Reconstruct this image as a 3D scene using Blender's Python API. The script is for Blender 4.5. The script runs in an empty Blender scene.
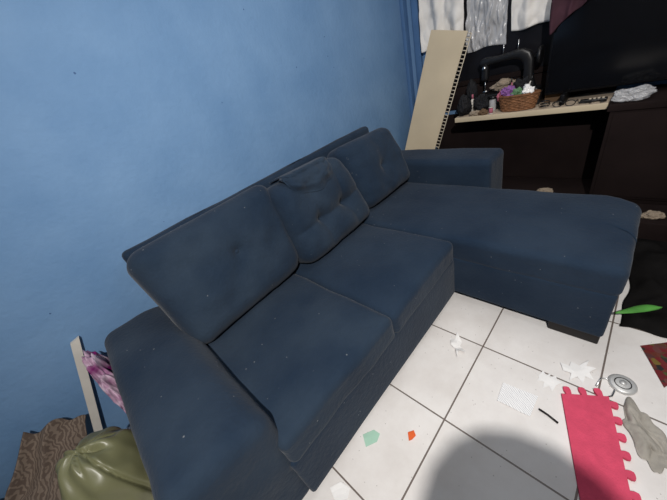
import bpy, bmesh, math, random
from mathutils import Vector, Matrix, noise
random.seed(4)
S = bpy.context.scene
COL = S.collection
S.view_settings.view_transform = 'Standard'

# ---------------------------------------------------------------- camera
F = 276.0
H = 1.42
def nv(u, v): return Vector(((u-333.5)/F, -(v-250)/F, -1.0))
ax = nv(690, -45).normalized()
ay = nv(45, 160); ay = (ay - ax*ay.dot(ax)).normalized()
az = ax.cross(ay)
R = Matrix((ax, ay, az))
CAM = Vector((0, 0, H))
cd = bpy.data.cameras.new('camera'); cam = bpy.data.objects.new('camera', cd); COL.objects.link(cam)
cam.matrix_world = Matrix.Translation(CAM) @ R.to_4x4()
cd.sensor_width = 36; cd.lens = 36*F/667; cd.clip_start = 0.02
S.camera = cam
def ray(u, v): return R @ nv(u, v)
def onz(u, v, z=0.0):
    r = ray(u, v); return CAM + r*((z-H)/r.z)

# ---------------------------------------------------------------- materials
def mat(name, col, rough=.8, var=.15, scale=6, bump=.0, bscale=60, spec=.3, metal=0., sheen=0., speck=None, alpha=1., trans=0., col2=None, detail=4):
    m = bpy.data.materials.new(name); m.use_nodes = True
    nt = m.node_tree; N = nt.nodes; L = nt.links
    b = N['Principled BSDF']
    tc = N.new('ShaderNodeTexCoord')
    nz = N.new('ShaderNodeTexNoise'); nz.inputs['Scale'].default_value = scale; nz.inputs['Detail'].default_value = detail
    L.new(tc.outputs['Object'], nz.inputs['Vector'])
    cr = N.new('ShaderNodeValToRGB')
    c2 = col2 or tuple(min(1, c*(1+var)) for c in col)
    c1 = tuple(c*(1-var) for c in col) if not col2 else col
    cr.color_ramp.elements[0].position = .32; cr.color_ramp.elements[1].position = .68
    cr.color_ramp.elements[0].color = (*c1, 1); cr.color_ramp.elements[1].color = (*c2, 1)
    L.new(nz.outputs['Fac'], cr.inputs['Fac'])
    out = cr.outputs['Color']
    if speck:
        sc, thr, scol = speck
        vo = N.new('ShaderNodeTexVoronoi'); vo.inputs['Scale'].default_value = sc
        L.new(tc.outputs['Object'], vo.inputs['Vector'])
        lt = N.new('ShaderNodeMath'); lt.operation = 'LESS_THAN'; lt.inputs[1].default_value = thr
        L.new(vo.outputs['Distance'], lt.inputs[0])
        n2 = N.new('ShaderNodeTexNoise'); n2.inputs['Scale'].default_value = sc*.2
        L.new(tc.outputs['Object'], n2.inputs['Vector'])
        gt = N.new('ShaderNodeMath'); gt.operation = 'GREATER_THAN'; gt.inputs[1].default_value = .53
        L.new(n2.outputs['Fac'], gt.inputs[0])
        mu = N.new('ShaderNodeMath'); mu.operation = 'MULTIPLY'
        L.new(lt.outputs[0], mu.inputs[0]); L.new(gt.outputs[0], mu.inputs[1])
        mx = N.new('ShaderNodeMix'); mx.data_type = 'RGBA'
        L.new(mu.outputs[0], mx.inputs['Factor']); L.new(out, mx.inputs['A']); mx.inputs['B'].default_value = (*scol, 1)
        out = mx.outputs['Result']
    L.new(out, b.inputs['Base Color'])
    b.inputs['Roughness'].default_value = rough
    b.inputs['Specular IOR Level'].default_value = spec
    b.inputs['Metallic'].default_value = metal
    b.inputs['Sheen Weight'].default_value = sheen
    b.inputs['Alpha'].default_value = alpha
    b.inputs['Transmission Weight'].default_value = trans
    if bump:
        n3 = N.new('ShaderNodeTexNoise'); n3.inputs['Scale'].default_value = bscale; n3.inputs['Detail'].default_value = 5
        L.new(tc.outputs['Object'], n3.inputs['Vector'])
        bp = N.new('ShaderNodeBump'); bp.inputs['Strength'].default_value = bump; bp.inputs['Distance'].default_value = .01
        L.new(n3.outputs['Fac'], bp.inputs['Height']); L.new(bp.outputs['Normal'], b.inputs['Normal'])
    return m

def mat_tiles():
    m = bpy.data.materials.new('floor_tiles'); m.use_nodes = True
    nt = m.node_tree; N = nt.nodes; L = nt.links; b = N['Principled BSDF']
    tc = N.new('ShaderNodeTexCoord'); sp = N.new('ShaderNodeSeparateXYZ'); L.new(tc.outputs['Object'], sp.inputs[0])
    def math_(op, a, bv=None):
        n = N.new('ShaderNodeMath'); n.operation = op
        for i, x in enumerate((a, bv)):
            if x is None: continue
            if isinstance(x, (int, float)): n.inputs[i].default_value = x
            else: L.new(x, n.inputs[i])
        return n.outputs[0]
    def line(o, off):
        f = math_('FRACT', math_('DIVIDE', math_('SUBTRACT', o, off), .458))
        d = math_('ABSOLUTE', math_('SUBTRACT', f, .5))
        return math_('GREATER_THAN', d, .5-.0075)
    g = math_('MAXIMUM', line(sp.outputs['X'], .555-4.58), line(sp.outputs['Y'], .322-4.58))
    nz = N.new('ShaderNodeTexNoise'); nz.inputs['Scale'].default_value = 4; nz.inputs['Detail'].default_value = 10; nz.inputs['Roughness'].default_value = .65
    L.new(tc.outputs['Object'], nz.inputs['Vector'])
    cr = N.new('ShaderNodeValToRGB'); e = cr.color_ramp.elements
    e[0].position = .32; e[1].position = .60; e[0].color = (.70, .665, .64, 1); e[1].color = (.80, .775, .755, 1)
    L.new(nz.outputs['Fac'], cr.inputs['Fac'])
    vo = N.new('ShaderNodeTexVoronoi'); vo.inputs['Scale'].default_value = 30; L.new(tc.outputs['Object'], vo.inputs['Vector'])
    dirt = math_('LESS_THAN', vo.outputs['Distance'], .07)
    mx0 = N.new('ShaderNodeMix'); mx0.data_type = 'RGBA'; L.new(math_('MULTIPLY', dirt, .45), mx0.inputs['Factor'])
    L.new(cr.outputs['Color'], mx0.inputs['A']); mx0.inputs['B'].default_value = (.2, .17, .15, 1)
    mx = N.new('ShaderNodeMix'); mx.data_type = 'RGBA'
    L.new(g, mx.inputs['Factor']); L.new(mx0.outputs['Result'], mx.inputs['A']); mx.inputs['B'].default_value = (.16, .13, .115, 1)
    L.new(mx.outputs['Result'], b.inputs['Base Color'])
    b.inputs['Roughness'].default_value = .42; b.inputs['Specular IOR Level'].default_value = .3
    bp = N.new('ShaderNodeBump'); bp.inputs['Strength'].default_value = .3; bp.inputs['Distance'].default_value = .003; bp.invert = True
    L.new(g, bp.inputs['Height']); L.new(bp.outputs['Normal'], b.inputs['Normal'])
    return m

def mat_stripes(name, base, ink, scale=40, rot=0., dist=3., thr=.5, kind='BANDS', rough=.8, soft_=.08):
    m = bpy.data.materials.new(name); m.use_nodes = True
    nt = m.node_tree; N = nt.nodes; L = nt.links; b = N['Principled BSDF']
    tc = N.new('ShaderNodeTexCoord'); mp = N.new('ShaderNodeMapping'); mp.inputs['Rotation'].default_value = (0, 0, rot)
    L.new(tc.outputs['Object'], mp.inputs['Vector'])
    w = N.new('ShaderNodeTexWave'); w.wave_type = kind; w.inputs['Scale'].default_value = scale; w.inputs['Distortion'].default_value = dist
    w.inputs['Detail'].default_value = 2
    L.new(mp.outputs[0], w.inputs['Vector'])
    cr = N.new('ShaderNodeValToRGB'); e = cr.color_ramp.elements
    e[0].position = thr-soft_; e[1].position = thr+soft_; e[0].color = (*ink, 1); e[1].color = (*base, 1)
    L.new(w.outputs['Fac'], cr.inputs['Fac']); L.new(cr.outputs['Color'], b.inputs['Base Color'])
    b.inputs['Roughness'].default_value = rough
    return m

def mat_print(name):
    m = bpy.data.materials.new(name); m.use_nodes = True
    nt = m.node_tree; N = nt.nodes; L = nt.links; b = N['Principled BSDF']
    tc = N.new('ShaderNodeTexCoord'); vo = N.new('ShaderNodeTexVoronoi'); vo.inputs['Scale'].default_value = 42
    L.new(tc.outputs['Object'], vo.inputs['Vector'])
    sp = N.new('ShaderNodeSeparateColor'); L.new(vo.outputs['Color'], sp.inputs[0])
    cr = N.new('ShaderNodeValToRGB')
    e = cr.color_ramp.elements; e[0].color = (.13, .012, .018, 1); e[1].position = .98; e[1].color = (.16, .05, .045, 1)
    for p, c in ((.35, (.16, .02, .02)), (.5, (.035, .07, .025)), (.62, (.20, .13, .03)), (.74, (.02, .02, .02))):
        x = e.new(p); x.color = (*c, 1)
    L.new(sp.outputs[0], cr.inputs['Fac']); L.new(cr.outputs['Color'], b.inputs['Base Color']); b.inputs['Roughness'].default_value = .4
    return m

M = {}
M['wall'] = mat('blue_paint', (.132, .252, .440), .7, .10, 3.2, .25, 32, .25, speck=(9, .04, (.06, .12, .25)), col2=(.170, .300, .495), detail=10)
M['strip'] = mat('blue_trim_paint', (.075, .16, .32), .7, .10, 4, .2, 30, .25)
M['wallo'] = mat('dim_paint', (.36, .38, .40), .8)
M['ceil'] = mat('ceiling_paint', (.74, .74, .72), .9)
M['tiles'] = mat_tiles()
M['sofa'] = mat('navy_velour', (.0118, .0235, .0445), .95, .22, 3.4, .35, 60, .10, sheen=.08, speck=(26, .066, (.15, .16, .18)), col2=(.0215, .0365, .061), detail=12)
M['sofa2'] = mat('navy_velour_worn', (.0125, .0240, .0445), .95, .25, 3.8, .35, 60, .10, sheen=.08, speck=(22, .066, (.16, .17, .185)), col2=(.0255, .0405, .063), detail=12)
M['foot'] = mat('dark_plastic', (.012, .010, .010), .5)
M['cream'] = mat('cream_laminate', (.60, .50, .35), .5, .06, 3)
M['creamd'] = mat('cream_wire', (.55, .48, .37), .6, .1, 8)
M['shelf'] = mat('shelf_laminate', (.46, .37, .28), .5, .08, 8)
M['brown'] = mat('dark_brown_wood', (.0150, .0098, .0094), .85, .2, 4, spec=.08)
M['screen'] = mat('screen', (.004, .004, .005), .14, .02, 5, spec=.35)
M['bezel'] = mat('bezel', (.004, .004, .005), .5, .02, 5, spec=.15)
M['black'] = mat('black_plastic', (.008, .008, .009), .38, .1, 8, spec=.45)
M['blackcloth'] = mat('black_cloth', (.010, .010, .012), .8, .3, 12, .3, 40)
M['blackbag'] = mat('black_rag', (.008, .0075, .0075), .9, .3, 8, .3, 20, spec=.05)
M['white'] = mat('white_cloth', (.84, .81, .77), .9, .04, 5, .2, 25, alpha=.9)
M['paper'] = mat('white_paper', (.84, .83, .82), .8, .03, 12)
M['printed'] = mat_stripes('printed_paper', (.90, .90, .90), (.58, .58, .60), 40, .6, 5, .22)
M['clear'] = mat('clear_plastic', (.88, .88, .90), .18, .05, 8, spec=.9, alpha=.34)
M['window'] = mat('night_glass', (.010, .010, .013), .3)
M['steel'] = mat('steel', (.6, .6, .6), .25, .05, 8, metal=1.)
M['tin'] = mat('brushed_tin', (.62, .62, .61), .45, .06, 20, metal=.45, spec=.6)
M['wicker'] = mat('wicker', (.22, .10, .045), .7, .3, 40, .5, 80)
M['wickerr'] = mat('wicker_rim', (.16, .07, .03), .7, .3, 40, .5, 80)
M['purple'] = mat('purple_cloth', (.24, .10, .31), .8, .3, 20, .5, 60)
M['green'] = mat('green_thing', (.12, .24, .12), .6, .2, 10)
M['rose'] = mat('rose_cloth', (.40, .12, .17), .8, .2, 10)
M['duskpink'] = mat('dusky_pink_cloth', (.050, .018, .028), .85, .3, 8, .3, 40)
M['magenta'] = mat('magenta_cloth', (.16, .006, .11), .85, .4, 14, .2, 30, col2=(.62, .48, .58), detail=2)
M['olive'] = mat('olive_plastic', (.185, .185, .098), .36, .10, 3, .08, 14, spec=.5)
M['pattern'] = mat_stripes('patterned_fabric', (.19, .145, .112), (.105, .075, .058), 24, .5, 12, .5, rough=.95, soft_=.2)
M['board'] = mat('white_board', (.58, .55, .50), .6, .08, 8)
M['pink'] = mat('pink_foam', (.64, .070, .135), .85, .08, 30, .3, 150)
M['grey'] = mat('grey_cloth', (.36, .335, .295), .95, .12, 14, .3, 60)
M['leaf'] = mat('dull_green', (.085, .30, .055), .6, .25, 10)
M['mint'] = mat('mint_paper', (.38, .60, .48), .8, .05, 10)
M['orange'] = mat('orange_bit', (.75, .13, .03), .5, .05, 10)
M['print'] = mat_print('printed_card')
M['shirt'] = mat('shirt', (.08, .08, .09), .9)
M['beige'] = mat('beige_cloth', (.30, .24, .18), .9, .2, 12, .3, 40)
M['card'] = mat('brown_cardboard', (.13, .08, .045), .85, .15, 8)

# ---------------------------------------------------------------- helpers
def link(name, bm, m, parent=None, origin=None, smooth=True):
    me = bpy.data.meshes.new(name)
    bmesh.ops.recalc_face_normals(bm, faces=bm.faces[:])
    if smooth:
        for f in bm.faces: f.smooth = True
    if parent is None:
        if origin is None:
            xs = [v.co for v in bm.verts]
            origin = Vector((sum(c.x for c in xs)/len(xs), sum(c.y for c in xs)/len(xs), min(c.z for c in xs)))
        origin = Vector(origin)
        bmesh.ops.translate(bm, verts=bm.verts[:], vec=-origin)
    bm.to_mesh(me); bm.free()
    me.materials.append(m)
    o = bpy.data.objects.new(name, me); COL.objects.link(o)
    if parent is None: o.location = origin
    else:
        o.parent = parent
        off = Vector((0, 0, 0)); p = parent
        while p: off += Vector(p.location); p = p.parent
        o.matrix_parent_inverse = Matrix.Translation(-off)
    return o
def tag(o, label, cat, group=None, kind=None):
    o['label'] = label; o['category'] = cat
    if group: o['group'] = group
    if kind: o['kind'] = kind
    return o
def thing(name, loc, label, cat, group=None):
    o = bpy.data.objects.new(name, None); COL.objects.link(o); o.location = loc; o.empty_display_size = .05
    return tag(o, label, cat, group)

def rbox(bm, lo, hi, r=.03, n=8, k=3, fn=None):
    lo = Vector(lo); hi = Vector(hi); c = (lo+hi)/2; h = (hi-lo)/2
    r = min(r, min(h)*.98)
    axes = []
    for a in range(3):
        i = h[a]-r
        ts = [-h[a]+r*j/k for j in range(k)] + [-i+2*i*j/n for j in range(n+1)] + [i+r*(j+1)/k for j in range(k)]
        axes.append(ts)
    cache = {}
    def V(p):
        key = (round(p[0], 6), round(p[1], 6), round(p[2], 6))
        if key not in cache:
            p = Vector(p); q = Vector([max(-(h[a]-r), min(h[a]-r, p[a])) for a in range(3)])
            d = p-q
            if d.length > 1e-9: p = q + d.normalized()*r
            if fn: p = fn(p, h)
            cache[key] = bm.verts.new(c+p)
        return cache[key]
    for a in range(3):
        b_, c_ = (a+1) % 3, (a+2) % 3
        for s in (-1, 1):
            for i in range(len(axes[b_])-1):
                for j in range(len(axes[c_])-1):
                    q = []
                    for di, dj in ((0, 0), (1, 0), (1, 1), (0, 1)):
                        p = [0, 0, 0]; p[a] = s*h[a]; p[b_] = axes[b_][i+di]; p[c_] = axes[c_][j+dj]
                        q.append(V(p))
                    try: bm.faces.new(q)
                    except ValueError: pass
    return bm
def box(name, lo, hi, m, parent=None, r=.004, n=1, k=2, fn=None, origin=None):
    return link(name, rbox(bmesh.new(), lo, hi, r, n, k, fn), m, parent, origin)
def soft(bulge=.015, amp=.006, sc=4., seed=0):
    def f(p, h):
        w = max(0, 1-(p.x/h.x)**4)*max(0, 1-(p.y/h.y)**4)
        q = p.copy()
        if p.z > 0: q.z += bulge*w
        for a_, s_ in ((amp, sc), (amp*.4, sc*3.1)):
            q += Vector((noise.noise(p*s_+Vector((seed, 0, 0))), noise.noise(p*s_+Vector((0, seed, 9))), noise.noise(p*s_+Vector((5, 3, seed)))))*a_
        return q
    return f
def tube(bm, pts, r, seg=8, cap=True, closed=False):
    pts = [Vector(p) for p in pts]; n = len(pts); rings = []
    rs = r if isinstance(r, (list, tuple)) else [r]*n
    for i, p in enumerate(pts):
        if closed: t = pts[(i+1) % n]-pts[i-1]
        else: t = pts[min(i+1, n-1)]-pts[max(i-1, 0)]
        t.normalize()
        up = Vector((0, 0, 1)) if abs(t.z) < .9 else Vector((1, 0, 0))
        a = t.cross(up).normalized(); b = t.cross(a)
        rings.append([bm.verts.new(p+(a*math.cos(2*math.pi*j/seg)+b*math.sin(2*math.pi*j/seg))*rs[i]) for j in range(seg)])
    for i in range(n if closed else n-1):
        A = rings[i]; B = rings[(i+1) % n]
        for j in range(seg): bm.faces.new((A[j], A[(j+1) % seg], B[(j+1) % seg], B[j]))
    if cap and not closed:
        bm.faces.new(rings[0][::-1]); bm.faces.new(rings[-1])
    return bm
def sweep_yz(bm, path, half, n=20):
    """closed rounded section swept along a path in the Y-Z plane: path = (y, z, radius), half = half width in X, about x = 2.83"""
    rings = []
    for i, (y, z, r) in enumerate(path):
        a = path[max(i-1, 0)]; b = path[min(i+1, len(path)-1)]
        t = Vector((0, b[0]-a[0], b[1]-a[1])).normalized(); nn = Vector((0, -t.z, t.y))
        ring = []
        for j in range(n):
            th = 2*math.pi*j/n; c, s = math.cos(th), math.sin(th)
            ring.append(bm.verts.new(Vector((2.83, y, z))+Vector((1, 0, 0))*half*math.copysign(abs(c)**.6, c)+nn*r*math.copysign(abs(s)**.6, s)))
        rings.append(ring)
    for A, B in zip(rings, rings[1:]):
        for j in range(n): bm.faces.new((A[j], A[(j+1) % n], B[(j+1) % n], B[j]))
    bm.faces.new(rings[0][::-1]); bm.faces.new(rings[-1])
    return bm
def lump(name, c, size, m, parent=None, amp=.3, sc=3., seed=0, ridge=True, flat=0.0, sub=5, rot=0., tilt=0.):
    bm = bmesh.new(); bmesh.ops.create_icosphere(bm, subdivisions=sub, radius=1)
    off = Vector((seed*3.1, seed*1.7, seed*.7)); cr, sr = math.cos(rot), math.sin(rot)
    for v in bm.verts:
        p = v.co.normalized()
        d = noise.noise(p*sc*.5+off)*amp
        if ridge:
            for o in (1, 2, 4): d += (1-abs(noise.noise(p*sc*o+off*1.3))*2-.6)*amp*.45/o
        else: d += noise.noise(p*sc*2+off)*amp*.3
        q = p*(1+d)
        x, y = q.x*size[0], q.y*size[1]
        z = q.z*size[2]
        v.co = Vector((c[0]+x*cr-y*sr, c[1]+x*sr+y*cr+tilt*z, max(flat, c[2]+z)))
    return link(name, bm, m, parent)
def sheet(name, fn, nu, nv_, m, parent=None, thick=.003):
    bm = bmesh.new(); g = [[bm.verts.new(fn(i/nu, j/nv_)) for j in range(nv_+1)] for i in range(nu+1)]
    for i in range(nu):
        for j in range(nv_): bm.faces.new((g[i][j], g[i+1][j], g[i+1][j+1], g[i][j+1]))
    o = link(name, bm, m, parent)
    md = o.modifiers.new('thickness', 'SOLIDIFY'); md.thickness = thick; md.offset = 0
    return o
def flat_poly(name, pts, z, m, thick=.002, curl=.0, parent=None, sub=0, seed=0):
    bm = bmesh.new(); f = bm.faces.new([bm.verts.new((p[0], p[1], z)) for p in pts])
    bmesh.ops.triangulate(bm, faces=[f])
    if sub: bmesh.ops.subdivide_edges(bm, edges=bm.edges[:], cuts=sub, use_grid_fill=True)
    if curl:
        for v in bm.verts: v.co.z += curl*max(0, .45+1.3*noise.noise(v.co*18+Vector((seed, seed, 0))))
    ret = bmesh.ops.extrude_face_region(bm, geom=bm.faces[:])
    for g in ret['geom']:
        if isinstance(g, bmesh.types.BMVert): g.co.z += thick
    return link(name, bm, m, parent, smooth=False)
def scrap(name, px, m, label, cat, curl=.008, seed=0, group=None, thick=.0015, z=.001, sub=2):
    pts = [onz(u, v)[:2] for u, v in px]
    return tag(flat_poly(name, pts, z, m, thick, curl, None, sub, seed), label, cat, group)
def struct(o): o['kind'] = 'structure'; return o
def ss(a, b, x):
    t = max(0, min(1, (x-a)/(b-a))); return t*t*(3-2*t)

# ---------------------------------------------------------------- room
WX0, WX1, WY0, WY1, ZC = -1.7, 2.95, -2.2, 1.75, 2.75
struct(box('floor', (WX0, WY0, -.05), (WX1, WY1, 0), M['tiles'], r=.001, origin=(0, 0, 0)))
struct(box('ceiling', (WX0, WY0, ZC), (WX1, WY1, ZC+.05), M['ceil'], r=.001))
struct(box('wall_back', (WX0-.1, WY1, -.05), (WX1+.1, WY1+.1, ZC+.05), M['wall'], r=.001))
struct(box('wall_right', (WX1, WY0, -.05), (WX1+.1, WY1, ZC+.05), M['wall'], r=.001))
struct(box('wall_left', (WX0-.1, WY0, -.05), (WX0, WY1, ZC+.05), M['wallo'], r=.001))
struct(box('wall_front', (WX0-.1, WY0-.1, -.05), (WX1+.1, WY0, ZC+.05), M['wallo'], r=.001))
struct(box('trim_1', (2.88, 1.715, 0), (2.95, 1.75, ZC), M['strip'], r=.004))
struct(box('trim_2', (2.918, 1.60, .76), (2.95, 1.66, ZC), M['strip'], r=.004))
w = struct(box('window_1', (2.935, .25, 1.02), (2.948, 1.40, 2.15), M['window'], r=.002))
fr = bmesh.new()
for lo, hi in (((2.92, .2, 1.0), (2.948, .25, 2.2)), ((2.92, 1.40, 1.0), (2.948, 1.45, 2.2)), ((2.92, .25, .98), (2.948, 1.40, 1.02)), ((2.92, .25, 2.15), (2.948, 1.40, 2.2))):
    rbox(fr, lo, hi, .003, 1, 1)
link('window_frame', fr, M['brown'], w)

# ---------------------------------------------------------------- sofa
sofa = thing('sectional_sofa', (1.0, .9, 0), 'large navy blue fabric corner sofa with chaise, standing along the blue wall', 'sofa')
box('base', (-.02, .592, .04), (1.30, 1.55, .325), M['sofa'], sofa, .016, 8, 3, soft(0, .003))
box('chaise_base', (1.283, -.108, .05), (1.985, 1.55, .33), M['sofa'], sofa, .02, 8, 3, soft(0, .003))
def arml(p, h):
    q = soft(.014, .008, 4, 1)(p, h)
    if p.z > 0 and p.x > 0: q.z -= .045*(p.x/h.x)**2          # padding slopes down to the seat
    return q
box('armrest', (-.318, .605, .03), (.026, 1.69, .628), M['sofa2'], sofa, .066, 18, 6, arml)
box('armrest', (1.985, .64, .03), (2.28, 1.69, .635), M['sofa'], sofa, .040, 12, 4, soft(.010, .006, 4, 2))
def backfn(p, h):
    q = soft(.0, .006, 4, 3)(p, h)
    t = (p.z+h.z)/(2*h.z)
    if p.y < 0: q.y += .03*t
    return q
box('backrest', (-.01, 1.59, .05), (2.0, 1.70, .95), M['sofa'], sofa, .03, 18, 3, backfn)
def seatl(p, h):
    q = soft(.020, .007, 5, 4)(p, h)
    if p.z > 0: q.z += .034*ss(.55, 1, -p.x/h.x)*ss(-1, -.5, p.y/h.y)
    return q
box('seat_cushion', (-.014, .580, .305), (.650, 1.57, .456), M['sofa2'], sofa, .036, 26, 5, seatl)
box('seat_cushion', (.643, .580, .305), (1.292, 1.57, .453), M['sofa'], sofa, .036, 26, 5, soft(.020, .007, 5, 7))
def chfn(p, h):
    q = soft(.012, .007, 4, 11)(p, h)
    t = max(0, (-p.y/h.y-.80)/.2)            # rounded far front corner in plan
    if p.x > 0: q.x -= .10*t*t
    return q
box('chaise_cushion', (1.284, -.115, .305), (1.975, 1.57, .464), M['sofa'], sofa, .036, 30, 4, chfn)
box('foot', (1.288, -.100, 0), (1.39, .10, .065), M['foot'], sofa, .006)
for fx, fy in ((1.85, -.07), (1.85, 1.35)):
    box('foot', (fx, fy, 0), (fx+.10, fy+.13, .06), M['foot'], sofa, .008)
for fx, fy in ((.0, 1.4), (-.25, .66), (2.12, .68), (-.25, 1.5)):
    box('foot', (fx, fy, 0), (fx+.10, fy+.10, .05), M['foot'], sofa, .008)

def cushion(BL, BR, TR, TL, thick, buttons, label, seed, m, creases=(), bulge=.035, tuft=.055, flap=False, rk=.30, cutk=.0):
    BL, BR, TR, TL = map(Vector, (BL, BR, TR, TL))
    nrm = (BR-BL).cross(TL-BL).normalized()          # faces the room (-Y)
    if nrm.y > 0: nrm = -nrm
    W = ((BR-BL).length+(TR-TL).length)/2; Hh = ((TL-BL).length+(TR-BR).length)/2
    base = (BL+BR)/2
    root = thing('back_cushion', base, label, 'cushion', 'back cushions of the sofa')
    def surf(x, y, z):
        a = x/W+.5; b = y/Hh+.5
        P = (BL*(1-a)+BR*a)*(1-b)+(TL*(1-a)+TR*a)*b
        return P + nrm*z
    def disp(x, y, z):
        A, B = 2*x/W, 2*y/Hh
        w = max(0, 1-A*A)*max(0, 1-B*B)
        d = bulge*math.sqrt(w)
        for bx, by in buttons:
            r2 = (x-bx*W/2)**2+(y-by*Hh/2)**2
            d -= tuft*math.exp(-math.sqrt(r2)/.045)
        for (x0, y0, x1, y1, dep) in creases:
            p0 = Vector((x0*W/2, y0*Hh/2)); p1 = Vector((x1*W/2, y1*Hh/2)); e = p1-p0
            t = max(0, min(1, (Vector((x, y))-p0).dot(e)/e.dot(e)))
            q = p0+e*t; dd = (Vector((x, y))-q).length
            d -= dep*math.exp(-(dd/.034)**1.2)*(.35+.65*math.sin(math.pi*(.15+.7*t)))
        d += noise.noise(Vector((x*6+seed, y*6, seed*2)))*.015 + noise.noise(Vector((x*15+seed, y*15, seed*2)))*.005
        return d
    def fn(p, h):
        x, y, z = p
        s = disp(x, y, z)
        z2 = z + (s if z > 0 else -abs(s)*.1)*min(1, abs(z)/(thick*.3))
        A, B = 2*x/W, 2*y/Hh
        k = 1+noise.noise(Vector((x*4, y*4+seed, z)))*.014
        cut = 1-cutk*max(0, A*A*B*B)                     # blunt corners
        return surf(x*k*cut, y*k*cut, z2)
    bm = rbox(bmesh.new(), (-W/2, -Hh/2, -thick/2), (W/2, Hh/2, thick/2), thick*rk, 50, 5, fn)
    link('cover', bm, m, root)
    if flap:                                             # tongue of fabric folded over the top edge
        def ff(u, v):
            A = u*2-1
            drop = (.50+.14*noise.noise(Vector((u*3.0, 2, 7))))*math.sqrt(max(0, 1-abs(A)**3.2))+.03      # rounded uneven lower outline
            s = v*(drop+.20)
            y = Hh/2*(1-max(0, s-.20)); z0 = thick/2
            x = -.03+A*W*.29*(1+.08*noise.noise(Vector((v*3, 1, 4))))
            over = max(0, 1-s/.20)
            edge = (1-ss(.72, 1, v))*(1-ss(.80, 1, abs(A)))
            wr = .012*noise.noise(Vector((u*4, v*4, 9)))+.008*noise.noise(Vector((u*9, v*8, 3)))
            zz = z0+disp(x, min(y, Hh/2*.93), 1)*(1-over)+(.012+.016*math.sin(v*3.1)+wr)*edge-.003*(1-edge)
            zz = zz*(1-over)+(-.01)*over
            yy = y+.010*math.sin(min(1, s/.20)*math.pi)
            return surf(x, yy+.008*over, zz)
        sheet('flap', ff, 44, 44, m, root, .012)
    for bx, by in buttons:
        x, y = bx*W/2, by*Hh/2
        b = bmesh.new(); bmesh.ops.create_uvsphere(b, u_segments=14, v_segments=8, radius=.014)
        P = surf(x, y, thick/2+disp(x, y, 1)+.003)
        for v in b.verts: v.co = P + v.co*1.0
        link('button', b, m, root)
    return root
cushion((-.012, 1.290, .462), (.70, 1.335, .455), (.765, 1.495, .982), (-.035, 1.50, .970), .24, [(.08, .10)],
        'wide navy back cushion nearest the left armrest of the sofa', 1, M['sofa2'], bulge=.045, rk=.34)
cushion((.675, 1.255, .460), (1.375, 1.285, .460), (1.285, 1.42, .952), (.695, 1.42, .967), .22, [(-.30, -.16), (.38, -.16)],
        'crooked pushed-forward middle back cushion with folded top flap, between the other two', 2, M['sofa2'],
        creases=[(-.30, -.16, .38, -.16, .024), (.38, -.16, .95, -.05, .020), (-.30, -.16, -.95, -.2, .020), (-.30, -.16, -.33, -.75, .016), (.38, -.16, .42, -.75, .016), (.38, -.16, .45, .6, .016), (-.30, -.16, -.32, .5, .014)], flap=True, bulge=.058, rk=.40, cutk=.03)
cushion((1.39, 1.325, .472), (1.975, 1.325, .472), (1.955, 1.49, .926), (1.345, 1.49, .953), .22, [(.0, -.05)],
        'navy back cushion standing at the back end of the chaise', 3, M['sofa'], bulge=.045, rk=.34)

# ---------------------------------------------------------------- rack, shelf and TV on the right wall
tag(box('low_platform', (2.30, -1.2, 0), (2.945, 1.72, .12), M['brown'], r=.004), 'dark brown low platform on the floor along the right wall', 'platform')
box_ = thing('tv_cabinet', (2.74, -.5, .121), 'dark brown cabinet standing under the television by the right wall', 'cabinet')
box('body', (2.55, -1.2, .15), (2.946, .14, .745), M['brown'], box_, .004)
box('top', (2.54, -1.2, .745), (2.946, .155, .785), M['brown'], box_, .004)
box('door', (2.544, -.55, .17), (2.55, .12, .73), M['brown'], box_, .003)
box('plinth', (2.56, -1.2, .121), (2.946, .14, .15), M['brown'], box_, .003)
tag(box('backing_board', (2.925, .16, .121), (2.945, 1.5, .745), M['brown'], r=.003), 'dark brown board against the wall under the cream shelf', 'board')
sh = thing('long_shelf', (2.77, .65, .745), 'long cream shelf board holding the basket and the black sewing machine', 'shelf')
box('board', (2.61, .16, .748), (2.945, 1.15, .785), M['shelf'], sh, .003)
box('edge_band', (2.602, .16, .748), (2.612, 1.15, .785), M['cream'], sh, .002)
for y in (.3, 1.05): box('bracket', (2.82, y, .66), (2.924, y+.025, .748), M['brown'], sh, .004)
tag(box('splash_board', (2.925, .16, .787), (2.946, 1.46, .975), M['brown'], r=.002), 'dark board on the wall behind the sewing machine', 'board')

tv = thing('television', (2.76, 0, .785), 'large black flat television at the upper right corner above the cabinet', 'television')
box('screen', (2.728, -.605, .862), (2.734, .528, 1.508), M['screen'], tv, .002)
box('bezel', (2.731, -.62, .85), (2.775, .54, 1.52), M['bezel'], tv, .008)
for y in (.40, -.48): box('stand_foot', (2.66, y, .785), (2.90, y+.03, .855), M['bezel'], tv, .008)
def drape(u, v):
    y = .548-.17*u+.012*math.sin(v*5+u*3); hang = .30-.13*u+.02*noise.noise(Vector((u*4, 0, 3)))
    s = v*hang*1.5
    if s < hang: x, z = 2.716, 1.526-(hang-s)
    else: x, z = 2.792, 1.526-(s-hang)
    if abs(s-hang) < .03: z = 1.530; x = 2.716+.076*(s-hang+.03)/.06
    if x < 2.75: x -= .012*(1+math.sin(u*14+noise.noise(Vector((u*3, v*3, 0)))*2))*(1-v)
    return Vector((x, y, z))
tag(sheet('draped_cloth', drape, 24, 40, M['duskpink']), 'dusky pink cloth draped over the top left corner of the television', 'cloth')

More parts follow.
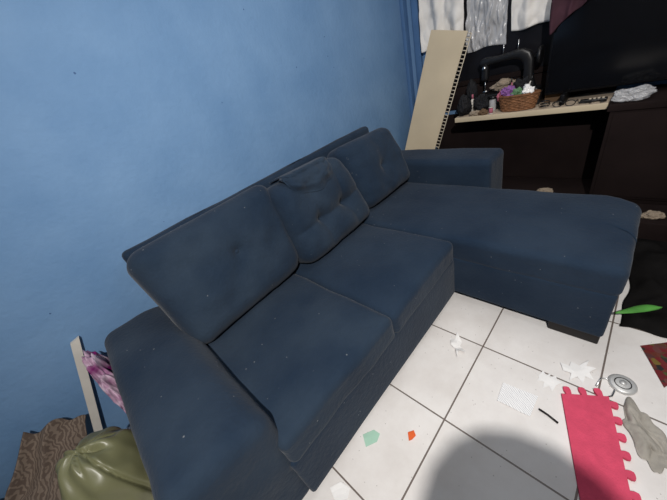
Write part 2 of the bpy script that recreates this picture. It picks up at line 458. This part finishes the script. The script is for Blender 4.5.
# curtains
rod = bmesh.new(); tube(rod, [(2.88, .2, 2.30), (2.88, 1.59, 2.30)], .012, 10)
rd = thing('curtain_rod', (2.88, .9, 2.28), 'thin metal curtain rod on the right wall above the curtains', 'curtain rod')
link('rod', rod, M['steel'], rd)
for y in (.25, 1.56): box('bracket', (2.88, y, 2.29), (2.948, y+.02, 2.31), M['steel'], rd, .003)
def curtain(y0, y1, zb, m, label, waves, name='curtain', x=2.885, amp=.022, cat='curtain', fine=0.):
    def f(u, v):
        z = 2.285+(zb-2.285)*v
        ph = u*waves*6.283+noise.noise(Vector((u*2.0, v*2.4, y0*5)))*4
        dx = amp*(math.sin(ph)*.55+noise.noise(Vector((u*3.5, v*6, y0*3)))*1.1+(.5-abs(noise.noise(Vector((u*5+v*3, v*9, y0*7)))))*.8+noise.noise(Vector((u*16, v*20, y0*3)))*fine)
        return Vector((min(2.915, x+dx), y0+(y1-y0)*(u+.05*noise.noise(Vector((u*3, v*4, 3)))), z+.035*noise.noise(Vector((u*2.5, y0, 1)))*v))
    return tag(sheet(name, f, 80, 80, m, None, .003), label, cat)
curtain(1.565, 1.19, 1.33, M['white'], 'white fabric curtain hanging above the leaning cream board', 2.2, amp=.028)
curtain(1.165, .87, 1.23, M['clear'], 'clear plastic sheet hanging between the two white cloths', 1.2, 'plastic_sheet', 2.885, .034, 'plastic sheet', .6)
curtain(.84, .55, 1.30, M['white'], 'white cloth hanging beside the upper edge of the television', 1.8, x=2.89, amp=.024)

# leaning cream board with wire rack edge
lb = thing('slatted_board', (2.6, 1.5, .121), 'tall cream board with wire rack edge, leaning on the wall behind the sofa', 'board')
pA = Vector((2.835, 1.440, 1.472)); pB = Vector((2.835, 1.132, 1.387))
dn = Vector((-.27, .24, -1.30))
def slab(bm, o, e1, e2, th):
    nn = e1.cross(e2).normalized()*th
    vs = [bm.verts.new(o+a+b) for a in (Vector(), nn) for b in (Vector(), e1, e1+e2, e2)]
    for q in ((0, 1, 2, 3), (7, 6, 5, 4), (0, 4, 5, 1), (1, 5, 6, 2), (2, 6, 7, 3), (3, 7, 4, 0)): bm.faces.new([vs[i] for i in q])
    return bm
e1 = pB-pA
dn = dn - e1*(dn.dot(e1)/e1.dot(e1)); dn.normalize(); dn *= 1.30
link('face', slab(bmesh.new(), pA, e1, dn, .006), M['cream'], lb, smooth=False)
u1 = e1.normalized(); nf = e1.cross(dn).normalized()*.003
b = bmesh.new(); tube(b, [pB+u1*.034+nf+dn*.01, pB+u1*.034+nf+dn*.975], .0036, 8); link('rail', b, M['creamd'], lb)
for i in range(44):
    p = pB+nf+dn*(i+.5)/45; b = bmesh.new(); tube(b, [p-u1*.004, p+u1*.034], .0038, 6); link('rung', b, M['creamd'], lb)

# sewing machine
sm = thing('sewing_machine', (2.83, .82, .785), 'black sewing machine standing on the cream shelf behind the wicker basket', 'sewing machine')
box('case', (2.765, .57, .786), (2.915, 1.04, .875), M['black'], sm, .006)
box('bed', (2.77, .59, .875), (2.90, 1.03, .905), M['black'], sm, .012)
path = [(.672, .90, .060), (.672, .93, .046), (.675, .98, .034), (.677, 1.04, .032), (.682, 1.09, .036), (.70, 1.125, .040), (.735, 1.146, .036), (.78, 1.150, .029), (.84, 1.145, .024), (.90, 1.142, .024), (.95, 1.143, .029), (.985, 1.140, .034), (1.010, 1.136, .030), (1.020, 1.132, .018)]
link('body_arm', sweep_yz(bmesh.new(), path, .030), M['black'], sm)
box('head', (2.802, .958, 1.0), (2.858, 1.015, 1.15), M['black'], sm, .022, 5, 3)
b = bmesh.new(); tube(b, [(2.83, .985, 1.01), (2.83, .985, .93)], .006, 8); link('needle_bar', b, M['steel'], sm)
b = bmesh.new(); tube(b, [(2.83, .965, .922), (2.83, 1.005, .922)], .007, 8); link('presser_foot', b, M['steel'], sm)
b = bmesh.new(); tube(b, [(2.83, .65, 1.11), (2.83, .622, 1.11), (2.83, .6215, 1.11), (2.83, .602, 1.11), (2.83, .601, 1.11)], [.016, .016, .060, .060, .046], 24); link('handwheel', b, M['black'], sm)
b = bmesh.new(); tube(b, [(2.802, .985, 1.10), (2.788, .985, 1.10)], .014, 14); link('tension_dial', b, M['steel'], sm)
for y in (.76, .86):
    b = bmesh.new(); tube(b, [(2.83, y, 1.16), (2.83, y, 1.24)], .004, 6); link('spool_pin', b, M['steel'], sm)
tag(lump('cloth_piece', (2.825, .84, .95), (.055, .085, .048), M['beige'], amp=.5, sc=2.5, seed=51, flat=.907, sub=5), 'beige cloth piece lying on the bed of the sewing machine', 'cloth')

# basket
bk = thing('basket', (2.675, .69, .785), 'small brown wicker basket near the front edge of the cream shelf', 'basket')
def ell(z, rx, ry, wob=0, n=48, ph=0): return [(2.676+rx*math.cos(2*math.pi*i/n)*(1+wob*math.sin(i*math.pi/2+ph)), .69+ry*math.sin(2*math.pi*i/n)*(1+wob*math.sin(i*math.pi/2+ph)), z) for i in range(n)]
b = bmesh.new()
for k in range(8): tube(b, ell(.795+k*.0125, .046+.0014*k, .108+.003*k, .03, 48, k*math.pi), .0085, 6, closed=True)
vs = [b.verts.new(p) for p in ell(.79, .043, .104)]; b.faces.new(vs)
link('weave', b, M['wicker'], bk)
b = bmesh.new(); tube(b, ell(.895, .058, .133), .010, 8, closed=True); link('rim', b, M['wickerr'], bk)
tag(lump('fabric_scrap', (2.67, .760, .915), (.036, .044, .048), M['purple'], amp=.8, sc=3, seed=3, sub=5), 'purple fabric scrap bunched on top of the wicker basket', 'fabric')
tag(lump('fabric_scrap', (2.65, .695, .905), (.024, .036, .036), M['green'], amp=.8, sc=3, seed=5, sub=5), 'green fabric scrap in the middle of the wicker basket', 'fabric')
tag(lump('fabric_scrap', (2.708, .69, .922), (.024, .068, .065), M['blackcloth'], amp=.7, sc=3, seed=15, sub=5), 'black fabric scrap at the back of the wicker basket', 'fabric')
tag(lump('crumpled_tissue', (2.665, .627, .908), (.035, .034, .040), M['paper'], amp=.8, sc=3, seed=6, sub=5), 'white crumpled tissue at the right end of the wicker basket', 'tissue')
tag(lump('rag', (2.675, .812, .900), (.030, .020, .034), M['rose'], amp=.8, sc=3, seed=9, sub=5), 'rose red rag at the left end of the wicker basket', 'rag')
for (p0, p1, m, lab) in (((2.69, .66, .85), (2.715, .62, 1.0), M['board'], 'white pen sticking up out of the wicker basket'), ((2.70, .73, .85), (2.72, .76, 1.01), M['rose'], 'rose pen sticking up out of the wicker basket')):
    p0, p1 = Vector(p0), Vector(p1); t = thing('pen', p0, lab, 'pen')
    b = bmesh.new(); tube(b, [p0, p0.lerp(p1, .8)], .0045, 8); link('barrel', b, m, t)
    b = bmesh.new(); tube(b, [p0.lerp(p1, .8), p1], .0055, 8); link('cap', b, M['black'], t)

# things at the left end of the shelf
tag(lump('black_pouch', (2.675, 1.100, .86), (.058, .05, .095), M['blackcloth'], amp=.4, sc=2, seed=8, flat=.786), 'black cloth pouch lying at the left end of the cream shelf', 'pouch')
tag(lump('folded_rag', (2.64, .995, .80), (.028, .035, .022), M['beige'], amp=.5, sc=2.5, seed=28, flat=.786), 'beige rag lying on the cream shelf left of the jar', 'rag')
tag(lump('dark_rag', (2.70, .965, .85), (.032, .058, .07), M['blackcloth'], amp=.6, sc=2.5, seed=38, flat=.786), 'dark crumpled rag on the shelf between the jar and pouch', 'rag')
tag(lump('dark_rag', (2.637, .930, .80), (.026, .034, .026), M['card'], amp=.6, sc=2.5, seed=39, flat=.786), 'small brown rag at the front edge of the cream shelf left of the basket', 'rag')
jr = thing('jar', (2.72, .885, .785), 'small pale jar with black lid beside the wicker basket', 'jar')
b = bmesh.new(); tube(b, [(2.72, .885, .786), (2.72, .885, .80), (2.72, .885, .87), (2.72, .885, .88)], [.022, .026, .026, .020], 18); link('body', b, M['clear'], jr)
b = bmesh.new(); tube(b, [(2.72, .885, .88), (2.72, .885, .90)], .024, 18); link('lid', b, M['black'], jr)
def spool(x, y, m, label):
    t = thing('thread_spool', (x, y, .786), label, 'thread spool')
    b = bmesh.new(); tube(b, [(x, y, .786), (x, y, .790), (x, y, .7901), (x, y, .833), (x, y, .8331), (x, y, .837)], [.017, .017, .008, .008, .017, .017], 14); link('spool', b, M['board'], t)
    b = bmesh.new(); tube(b, [(x, y, .792), (x, y, .795), (x, y, .828), (x, y, .831)], [.009, .015, .015, .009], 14); link('thread', b, m, t)
spool(2.635, .868, M['rose'], 'spool of rose thread standing left of the wicker basket')
def bottle(x, y, h, r, m, mc, label):
    t = thing('bottle', (x, y, .786), label, 'bottle')
    b = bmesh.new(); tube(b, [(x, y, .786), (x, y, .79), (x, y, .786+h*.62), (x, y, .786+h*.76)], [r*.85, r, r, r*.45], 14); link('body', b, m, t)
    b = bmesh.new(); tube(b, [(x, y, .786+h*.76), (x, y, .786+h)], [r*.5, r*.4], 12); link('cap', b, mc, t)
bottle(2.745, 1.055, .145, .017, M['board'], M['rose'], 'small white oil bottle standing left of the sewing machine')
tag(lump('dark_bag', (2.86, 1.10, .90), (.045, .045, .12), M['blackcloth'], amp=.3, sc=2, seed=33, flat=.786), 'dark bag standing behind the pouch, left of the sewing machine', 'bag')
pk = thing('small_box', (2.85, .49, .786), 'small brown cardboard box on the shelf behind the television edge', 'box')
box('carton', (2.80, .44, .786), (2.91, .545, .90), M['card'], pk, .003); box('flap', (2.798, .44, .90), (2.91, .49, .903), M['card'], pk, .001)
rc = thing('remote_control', (2.685, .25, .786), 'black remote control lying on the cream shelf beside the cable', 'remote control')
box('body', (2.665, .175, .786), (2.705, .315, .803), M['black'], rc, .006, 2, 2)
for i in range(4):
    for j in range(2): box('button', (2.672+.015*j, .19+.022*i, .802), (2.682+.015*j, .203+.022*i, .806), M['creamd'], rc, .001)
gl = thing('eyeglasses', (2.65, .38, .785), 'black eyeglasses lying on the cream shelf in front of the television', 'eyeglasses')
for y in (.36, .43):
    b = bmesh.new(); tube(b, [(2.63, y+.028*math.cos(t*.5236), .805+.018*math.sin(t*.5236)) for t in range(12)], .003, 6, closed=True); link('lens_rim', b, M['black'], gl)
for y in (.33, .46):
    b = bmesh.new(); tube(b, [(2.63, y, .81), (2.69, y, .808), (2.715, y, .792)], .003, 6); link('temple', b, M['black'], gl)
b = bmesh.new(); tube(b, [(2.63, .388, .81), (2.625, .395, .814), (2.63, .402, .81)], .003, 6); link('bridge', b, M['black'], gl)
cb = bmesh.new(); tube(cb, [(2.635+.015*math.sin(i*.9)+.008*math.sin(i*2.3), .31-.010*i+.02*math.sin(i*1.1), .791+.004*(1+math.sin(i*1.7))) for i in range(15)], .004, 6)
tag(link('cable', cb, M['black']), 'black cable lying at the right end of the cream shelf', 'cable')
cb = bmesh.new(); tube(cb, [(2.66+.03*math.cos(i*.45), .51+.028*math.sin(i*.45), .790+.0012*i) for i in range(36)], .0035, 6)
tag(link('cable', cb, M['black']), 'coiled black cable on the cream shelf between basket and eyeglasses', 'cable')
tag(lump('plastic_wrap', (2.60, .06, .825), (.05, .085, .04), M['clear'], amp=.5, sc=2.6, seed=12, flat=.786, sub=5), 'clear crumpled plastic wrap on the cabinet below the television', 'plastic wrap')
tag(lump('crumpled_paper', (2.62, .42, .14), (.030, .055, .024), M['beige'], amp=.4, sc=3, seed=14, flat=.121), 'pale crumpled paper on the dark platform under the cream shelf', 'paper')
tag(lump('crumpled_paper', (2.38, -.20, .135), (.035, .05, .025), M['beige'], amp=.4, sc=3, seed=15, flat=.121), 'pale crumpled paper on the platform in front of the dark cabinet', 'paper')

# ---------------------------------------------------------------- heap left of the sofa
bo = bmesh.new()
top = Vector((-.372, 1.742, .665)); foot = Vector((-.662, 1.715, .005)); dd = foot-top
slab(bo, top, Vector((-.042, 0, -.008)), dd, .02)
tag(link('leaning_board', bo, M['board'], smooth=False), 'narrow white board leaning on the wall beside the left armrest', 'board')
def garm():
    bm = bmesh.new(); bmesh.ops.create_icosphere(bm, subdivisions=6, radius=1)
    for v in bm.verts:
        p = v.co.normalized()
        f = (.5-abs(noise.noise(Vector((p.x*1.5, p.y*3.2, p.z*1.2))+Vector((9, 1, 4)))))*.42 + noise.noise(p*3+Vector((2, 8, 4)))*.10 + (.5-abs(noise.noise(Vector((p.x*3, p.y*8, p.z*3))+Vector((2, 3, 4)))))*.12
        s = .84+f
        y = 1.54+p.y*s*.17
        v.co = Vector((min(-.324, -.372+p.x*s*.046), min(1.70, y), max(.002, .315+p.z*s*(.315+.25*(y-1.54)))))
    return bm
tag(link('crumpled_garment', garm(), M['magenta']), 'magenta and white crumpled garment squeezed between the left armrest and white board', 'garment')
def bagpts():
    bm = bmesh.new(); bmesh.ops.create_icosphere(bm, subdivisions=6, radius=1)
    for v in bm.verts:
        p = v.co.normalized()
        f = noise.noise(p*1.0+Vector((3, 3, 3)))*.14
        # long soft creases running up to the gathered top
        a = math.atan2(p.y, p.x)
        cre = noise.noise(Vector((math.cos(a)*1.6, math.sin(a)*1.6, p.z*.7+4)))
        f += -.10*math.exp(-(cre/.07)**2) + .05*math.sin(a*5+p.z*2.5+noise.noise(p*2)*2)*(.3+.7*max(0, p.z))
        f += .05*noise.noise(p*3.2+Vector((1, 5, 2)))
        s = 1.02+f
        z = .22+p.z*s*.265
        v.co = Vector((-.535+p.x*s*.155, 1.24+p.y*s*.19, max(.002, z)))
    return bm
tag(link('olive_plastic_bag', bagpts(), M['olive']), 'olive green bag on the floor beside the left armrest', 'bag')
cTL, cTR, cBL, cBR = Vector((-.76, 1.70, .40)), Vector((-.585, 1.69, .27)), Vector((-1.22, 1.30, .03)), Vector((-.80, 1.38, .03))
def drp(u, v):
    u2 = u+.08*noise.noise(Vector((v*3, 3, 1))); v2 = v+.06*noise.noise(Vector((u*3, 7, 1)))
    P = (cTL*(1-u2)+cTR*u2)*(1-v2)+(cBL*(1-u2)+cBR*u2)*v2
    f = noise.noise(Vector((u*2.4+v*1.0, v*2.2-u, 8)))*.05+(.5-abs(noise.noise(Vector((u*2.5-v, v*1.6, 3)))))*.07-.03
    return Vector((P.x, min(1.735, P.y-f*.6), max(.008, P.z+f*.7+.02)))
tag(sheet('patterned_cloth', drp, 60, 70, M['pattern'], None, .006), 'brown and beige patterned cloth slumped against the blue wall', 'cloth')
tag(lump('dark_clothes', (-1.40, 1.02, .05), (.14, .10, .08), M['blackcloth'], amp=.3, sc=2, seed=25, flat=.002), 'dark cloth heap at the lower left corner of the floor', 'cloth')
tag(lump('dark_sack', (-1.17, 1.64, .15), (.17, .075, .17), M['blackcloth'], amp=.3, sc=2, seed=26, flat=.002), 'dark sack on the floor left of the patterned cloth by the wall', 'sack')

# ---------------------------------------------------------------- floor litter
def jig(p0, p1, n, h):
    p0 = Vector(p0); p1 = Vector(p1); e = (p1-p0)/n; o = Vector((e.y, -e.x)).normalized()*h; out = []
    for i in range(n):
        s = p0+e*i
        for a, b in ((0, 0), (.33, 0), (.27, .55), (.30, .9), (.42, 1.0), (.58, 1.0), (.70, .9), (.73, .55), (.67, 0)): out.append(s+e*a+o*b)
    return out
P0 = onz(561, 395).xy; P1 = onz(608, 398).xy; P3 = Vector((.48, -.178)); P2 = Vector((.53, -.300))
pts = jig(P0, P1, 3, -.034) + jig(P1, P2, 8, -.024) + [P2, P3]
tag(flat_poly('foam_mat', pts, .001, M['pink'], .012), 'pink foam puzzle mat with interlocking edge lying on the tiles', 'foam mat')
sx, sy = onz(646, 436).xy
def sock(u, v):
    a = u*2-1; b_ = v*2-1
    A = a*math.sqrt(1-b_*b_/2); B = b_*math.sqrt(1-a*a/2)      # square to disc: a rounded outline
    r = min(1, math.hypot(A, B))
    k = 1+.50*noise.noise(Vector((A*1.9, B*1.9, 2)))
    x = A*.118*k; y = B*.050*k+.018*math.sin(A*2.4)
    fold = .5*.020*(1+math.sin(B*4.2+A*1.6+noise.noise(Vector((A*1.5, B*1.5, 1)))*3))+.007*noise.noise(Vector((A*3, B*3, 5)))+.005*noise.noise(Vector((A*7, B*6, 5)))
    z = .004+max(0, fold)*(1-r**4)
    an = .2
    return Vector((sx+x*math.cos(an)-y*math.sin(an), sy+x*math.sin(an)+y*math.cos(an), max(.004, z)))
tag(sheet('crumpled_cloth', sock, 60, 50, M['grey'], None, .003), 'beige grey crumpled cloth lying right of the pink foam mat', 'cloth')
c = onz(622, 385)
ld = thing('metal_lid', (c.x, c.y, 0), 'round silver metal lid lying above the corner of the pink mat', 'lid')
b = bmesh.new(); tube(b, [(c.x, c.y, .001), (c.x, c.y, .010), (c.x, c.y, .014)], [.045, .045, .036], 28); link('disc', b, M['tin'], ld)
b = bmesh.new(); tube(b, [(c.x+.026*math.cos(t*.3927), c.y+.026*math.sin(t*.3927), .014) for t in range(16)], .002, 6, closed=True); link('ring', b, M['foot'], ld)
b = bmesh.new(); tube(b, [(c.x, c.y, .012), (c.x, c.y, .022)], [.012, .010], 14); link('knob', b, M['tin'], ld)
scrap('paper_leaflet', [(503, 383), (538, 397), (530, 417), (497, 401)], M['printed'], 'white printed leaflet in the middle of the floor tiles', 'leaflet', .004, 1, z=.002)
scrap('paper_scrap', [(533, 371), (538, 376), (543, 371), (546, 376), (551, 374), (549, 378), (556, 376), (557, 381), (563, 383), (556, 386), (552, 392), (549, 386), (543, 388), (544, 382), (537, 381), (539, 377)], M['paper'], 'torn white paper scrap above the leaflet, left of the other torn scrap', 'paper scrap', .006, 2, thick=.0006, z=.0006, sub=1)
scrap('paper_scrap', [(560, 363), (569, 367), (571, 362), (579, 366), (589, 361), (586, 367), (596, 369), (589, 373), (594, 380), (585, 377), (583, 384), (577, 377), (569, 381), (571, 374), (563, 371)], M['paper'], 'torn white paper scrap above the pink foam mat', 'paper scrap', .007, 3, thick=.0006, z=.0006, sub=1)
scrap('paper_scrap', [(450, 338), (455, 340), (457, 334), (462, 342), (460, 346), (466, 354), (459, 352), (457, 358), (455, 349), (451, 346)], M['paper'], 'crumpled white wrapper on the tile near the seat front', 'wrapper', .018, 4, thick=.0008, z=.0006)
scrap('paper_scrap', [(330, 488), (341, 482), (350, 488), (348, 499), (336, 503)], M['paper'], 'white paper scrap beside the sofa base at the bottom edge', 'paper scrap', .005, 5, thick=.001)
scrap('paper_scrap', [(363, 435), (374, 430), (380, 434), (377, 442), (366, 447)], M['mint'], 'small mint green paper piece on the tile before the sofa', 'paper', .004, 6)
scrap('plastic_bit', [(408, 433), (414, 431), (416, 436), (412, 440), (409, 441)], M['orange'], 'tiny orange plastic bit on the tile', 'plastic bit', .006, 7, thick=.004, sub=0)
b = bmesh.new(); tube(b, [onz(539, 409, .006), onz(548, 415, .006), onz(558, 423, .006)], .0045, 8)
tag(link('stick', b, M['foot']), 'thin dark stick between the leaflet and pink mat', 'stick')
b = bmesh.new(); tube(b, [onz(u, v, .005) for u, v in ((596, 386), (601, 378), (609, 379), (616, 388), (612, 396), (603, 398), (598, 392))], .003, 8)
tag(link('wire', b, M['steel']), 'thin bent wire loop beside the round metal lid', 'wire')
scrap('printed_card', [(640, 346), (672, 342), (690, 370), (664, 388)], M['print'], 'red and green printed card at the right edge of floor', 'card', .004, 9)
def rag(u, v):
    x = 1.50+.84*u+.05*math.sin(v*4+1)+.04*noise.noise(Vector((v*4, 1, 1))); y = -.62+.46*v+.05*noise.noise(Vector((u*4, 3, 1)))
    e = min(u, 1-u, v, 1-v)
    z = .006+(.018+.022*noise.noise(Vector((u*5, v*4, 2)))+.03*(.5-abs(noise.noise(Vector((u*6+v*2, v*5, 7))))))*ss(0, .15, e)
    return Vector((min(2.29, x), y, max(.004, z)))
tag(sheet('black_cloth', rag, 60, 40, M['blackbag'], None, .004), 'black crumpled cloth spread on the floor at the end of the chaise', 'cloth')
def leaf(u, v):
    p = onz(616, 312, .065)*(1-u)+onz(663, 306, .07)*u
    wd = .085*math.sin(math.pi*min(1, u*.94+.03))**.9
    d = Vector((.9, -.3, 0))
    return p+d*wd*(v-.5)+Vector((0, 0, .010*math.sin(u*4)-.03*(v-.5)**2))
tag(sheet('green_strip', leaf, 16, 8, M['leaf'], None, .002), 'green flat leaf-shaped strip lying on the black cloth', 'strip')

# ---------------------------------------------------------------- photographer behind the camera (casts the shadow on the tiles)
hx, hy = -.158, -.410
fwd = Vector((.6, .8, 0)); side = Vector((.8, -.6, 0)); o = Vector((hx, hy, 0)) - fwd*.03
vsl = [(o+Vector((0, 0, .92)), .16), (o+Vector((0, 0, 1.12)), .15), (o+Vector((0, 0, 1.30)), .18), (o+Vector((0, 0, 1.40)), .10), (o+fwd*.02+Vector((0, 0, 1.46)), .10), (o+fwd*.05+Vector((0, 0, 1.54)), .15), (o+fwd*.05+Vector((0, 0, 1.63)), .135)]
ed = [(i, i+1) for i in range(6)]
for s in (-1, 1):
    b0 = len(vsl)
    vsl += [(o+side*.09*s+Vector((0, 0, .84)), .09), (o+side*.10*s+Vector((0, 0, .47)), .06), (o+side*.10*s+Vector((0, 0, .08)), .042), (o+side*.11*s+fwd*.15+Vector((0, 0, .035)), .035)]
    ed += [(0, b0), (b0, b0+1), (b0+1, b0+2), (b0+2, b0+3)]
    b0 = len(vsl)
    vsl += [(o+side*.20*s+Vector((0, 0, 1.35)), .07), (o+side*.24*s+Vector((0, 0, 1.06)), .048), (o+side*.22*s+fwd*.08+Vector((0, 0, .82)), .036), (o+side*.22*s+fwd*.10+Vector((0, 0, .73)), .032)]
    ed += [(2, b0), (b0, b0+1), (b0+1, b0+2), (b0+2, b0+3)]
me = bpy.data.meshes.new('person'); me.from_pydata([tuple(v[0]-o) for v in vsl], ed, []); me.materials.append(M['shirt'])
pe = bpy.data.objects.new('person', me); COL.objects.link(pe); pe.location = o
sk = pe.modifiers.new('skin', 'SKIN'); sk.use_smooth_shade = True
for i, v in enumerate(vsl): me.skin_vertices[0].data[i].radius = (v[1], v[1])
me.skin_vertices[0].data[0].use_root = True
pe.modifiers.new('sub', 'SUBSURF').levels = 2; pe.modifiers['sub'].render_levels = 2
tag(pe, 'standing person behind the viewpoint whose shadow falls on the tiles', 'person')

# ---------------------------------------------------------------- light
LP = Vector((-.45, -.60, 2.5))
ld_ = bpy.data.lights.new('ceiling_lamp', 'SPOT'); ld_.energy = 310; ld_.shadow_soft_size = .022; ld_.color = (1, .965, .925)
ld_.spot_size = math.radians(120); ld_.spot_blend = 1.0
lo_ = bpy.data.objects.new('ceiling_lamp', ld_); COL.objects.link(lo_); lo_.location = LP
lo_.rotation_euler = (Vector((1.00, .95, .75))-LP).to_track_quat('-Z', 'Y').to_euler()
la = bpy.data.lights.new('added_fill', 'AREA'); la.shape = 'SQUARE'; la.size = 1.3; la.energy = 17; la.color = (1, .97, .94)  # added fill, not a room fixture: lifts shaded armrest face and floor shadow
lao = bpy.data.objects.new('added_fill', la); COL.objects.link(lao); lao.location = (1.6, .25, 2.70)
wd = bpy.data.worlds.new('world'); S.world = wd; wd.use_nodes = True
wd.node_tree.nodes['Background'].inputs[0].default_value = (.5, .6, .8, 1); wd.node_tree.nodes['Background'].inputs[1].default_value = .1
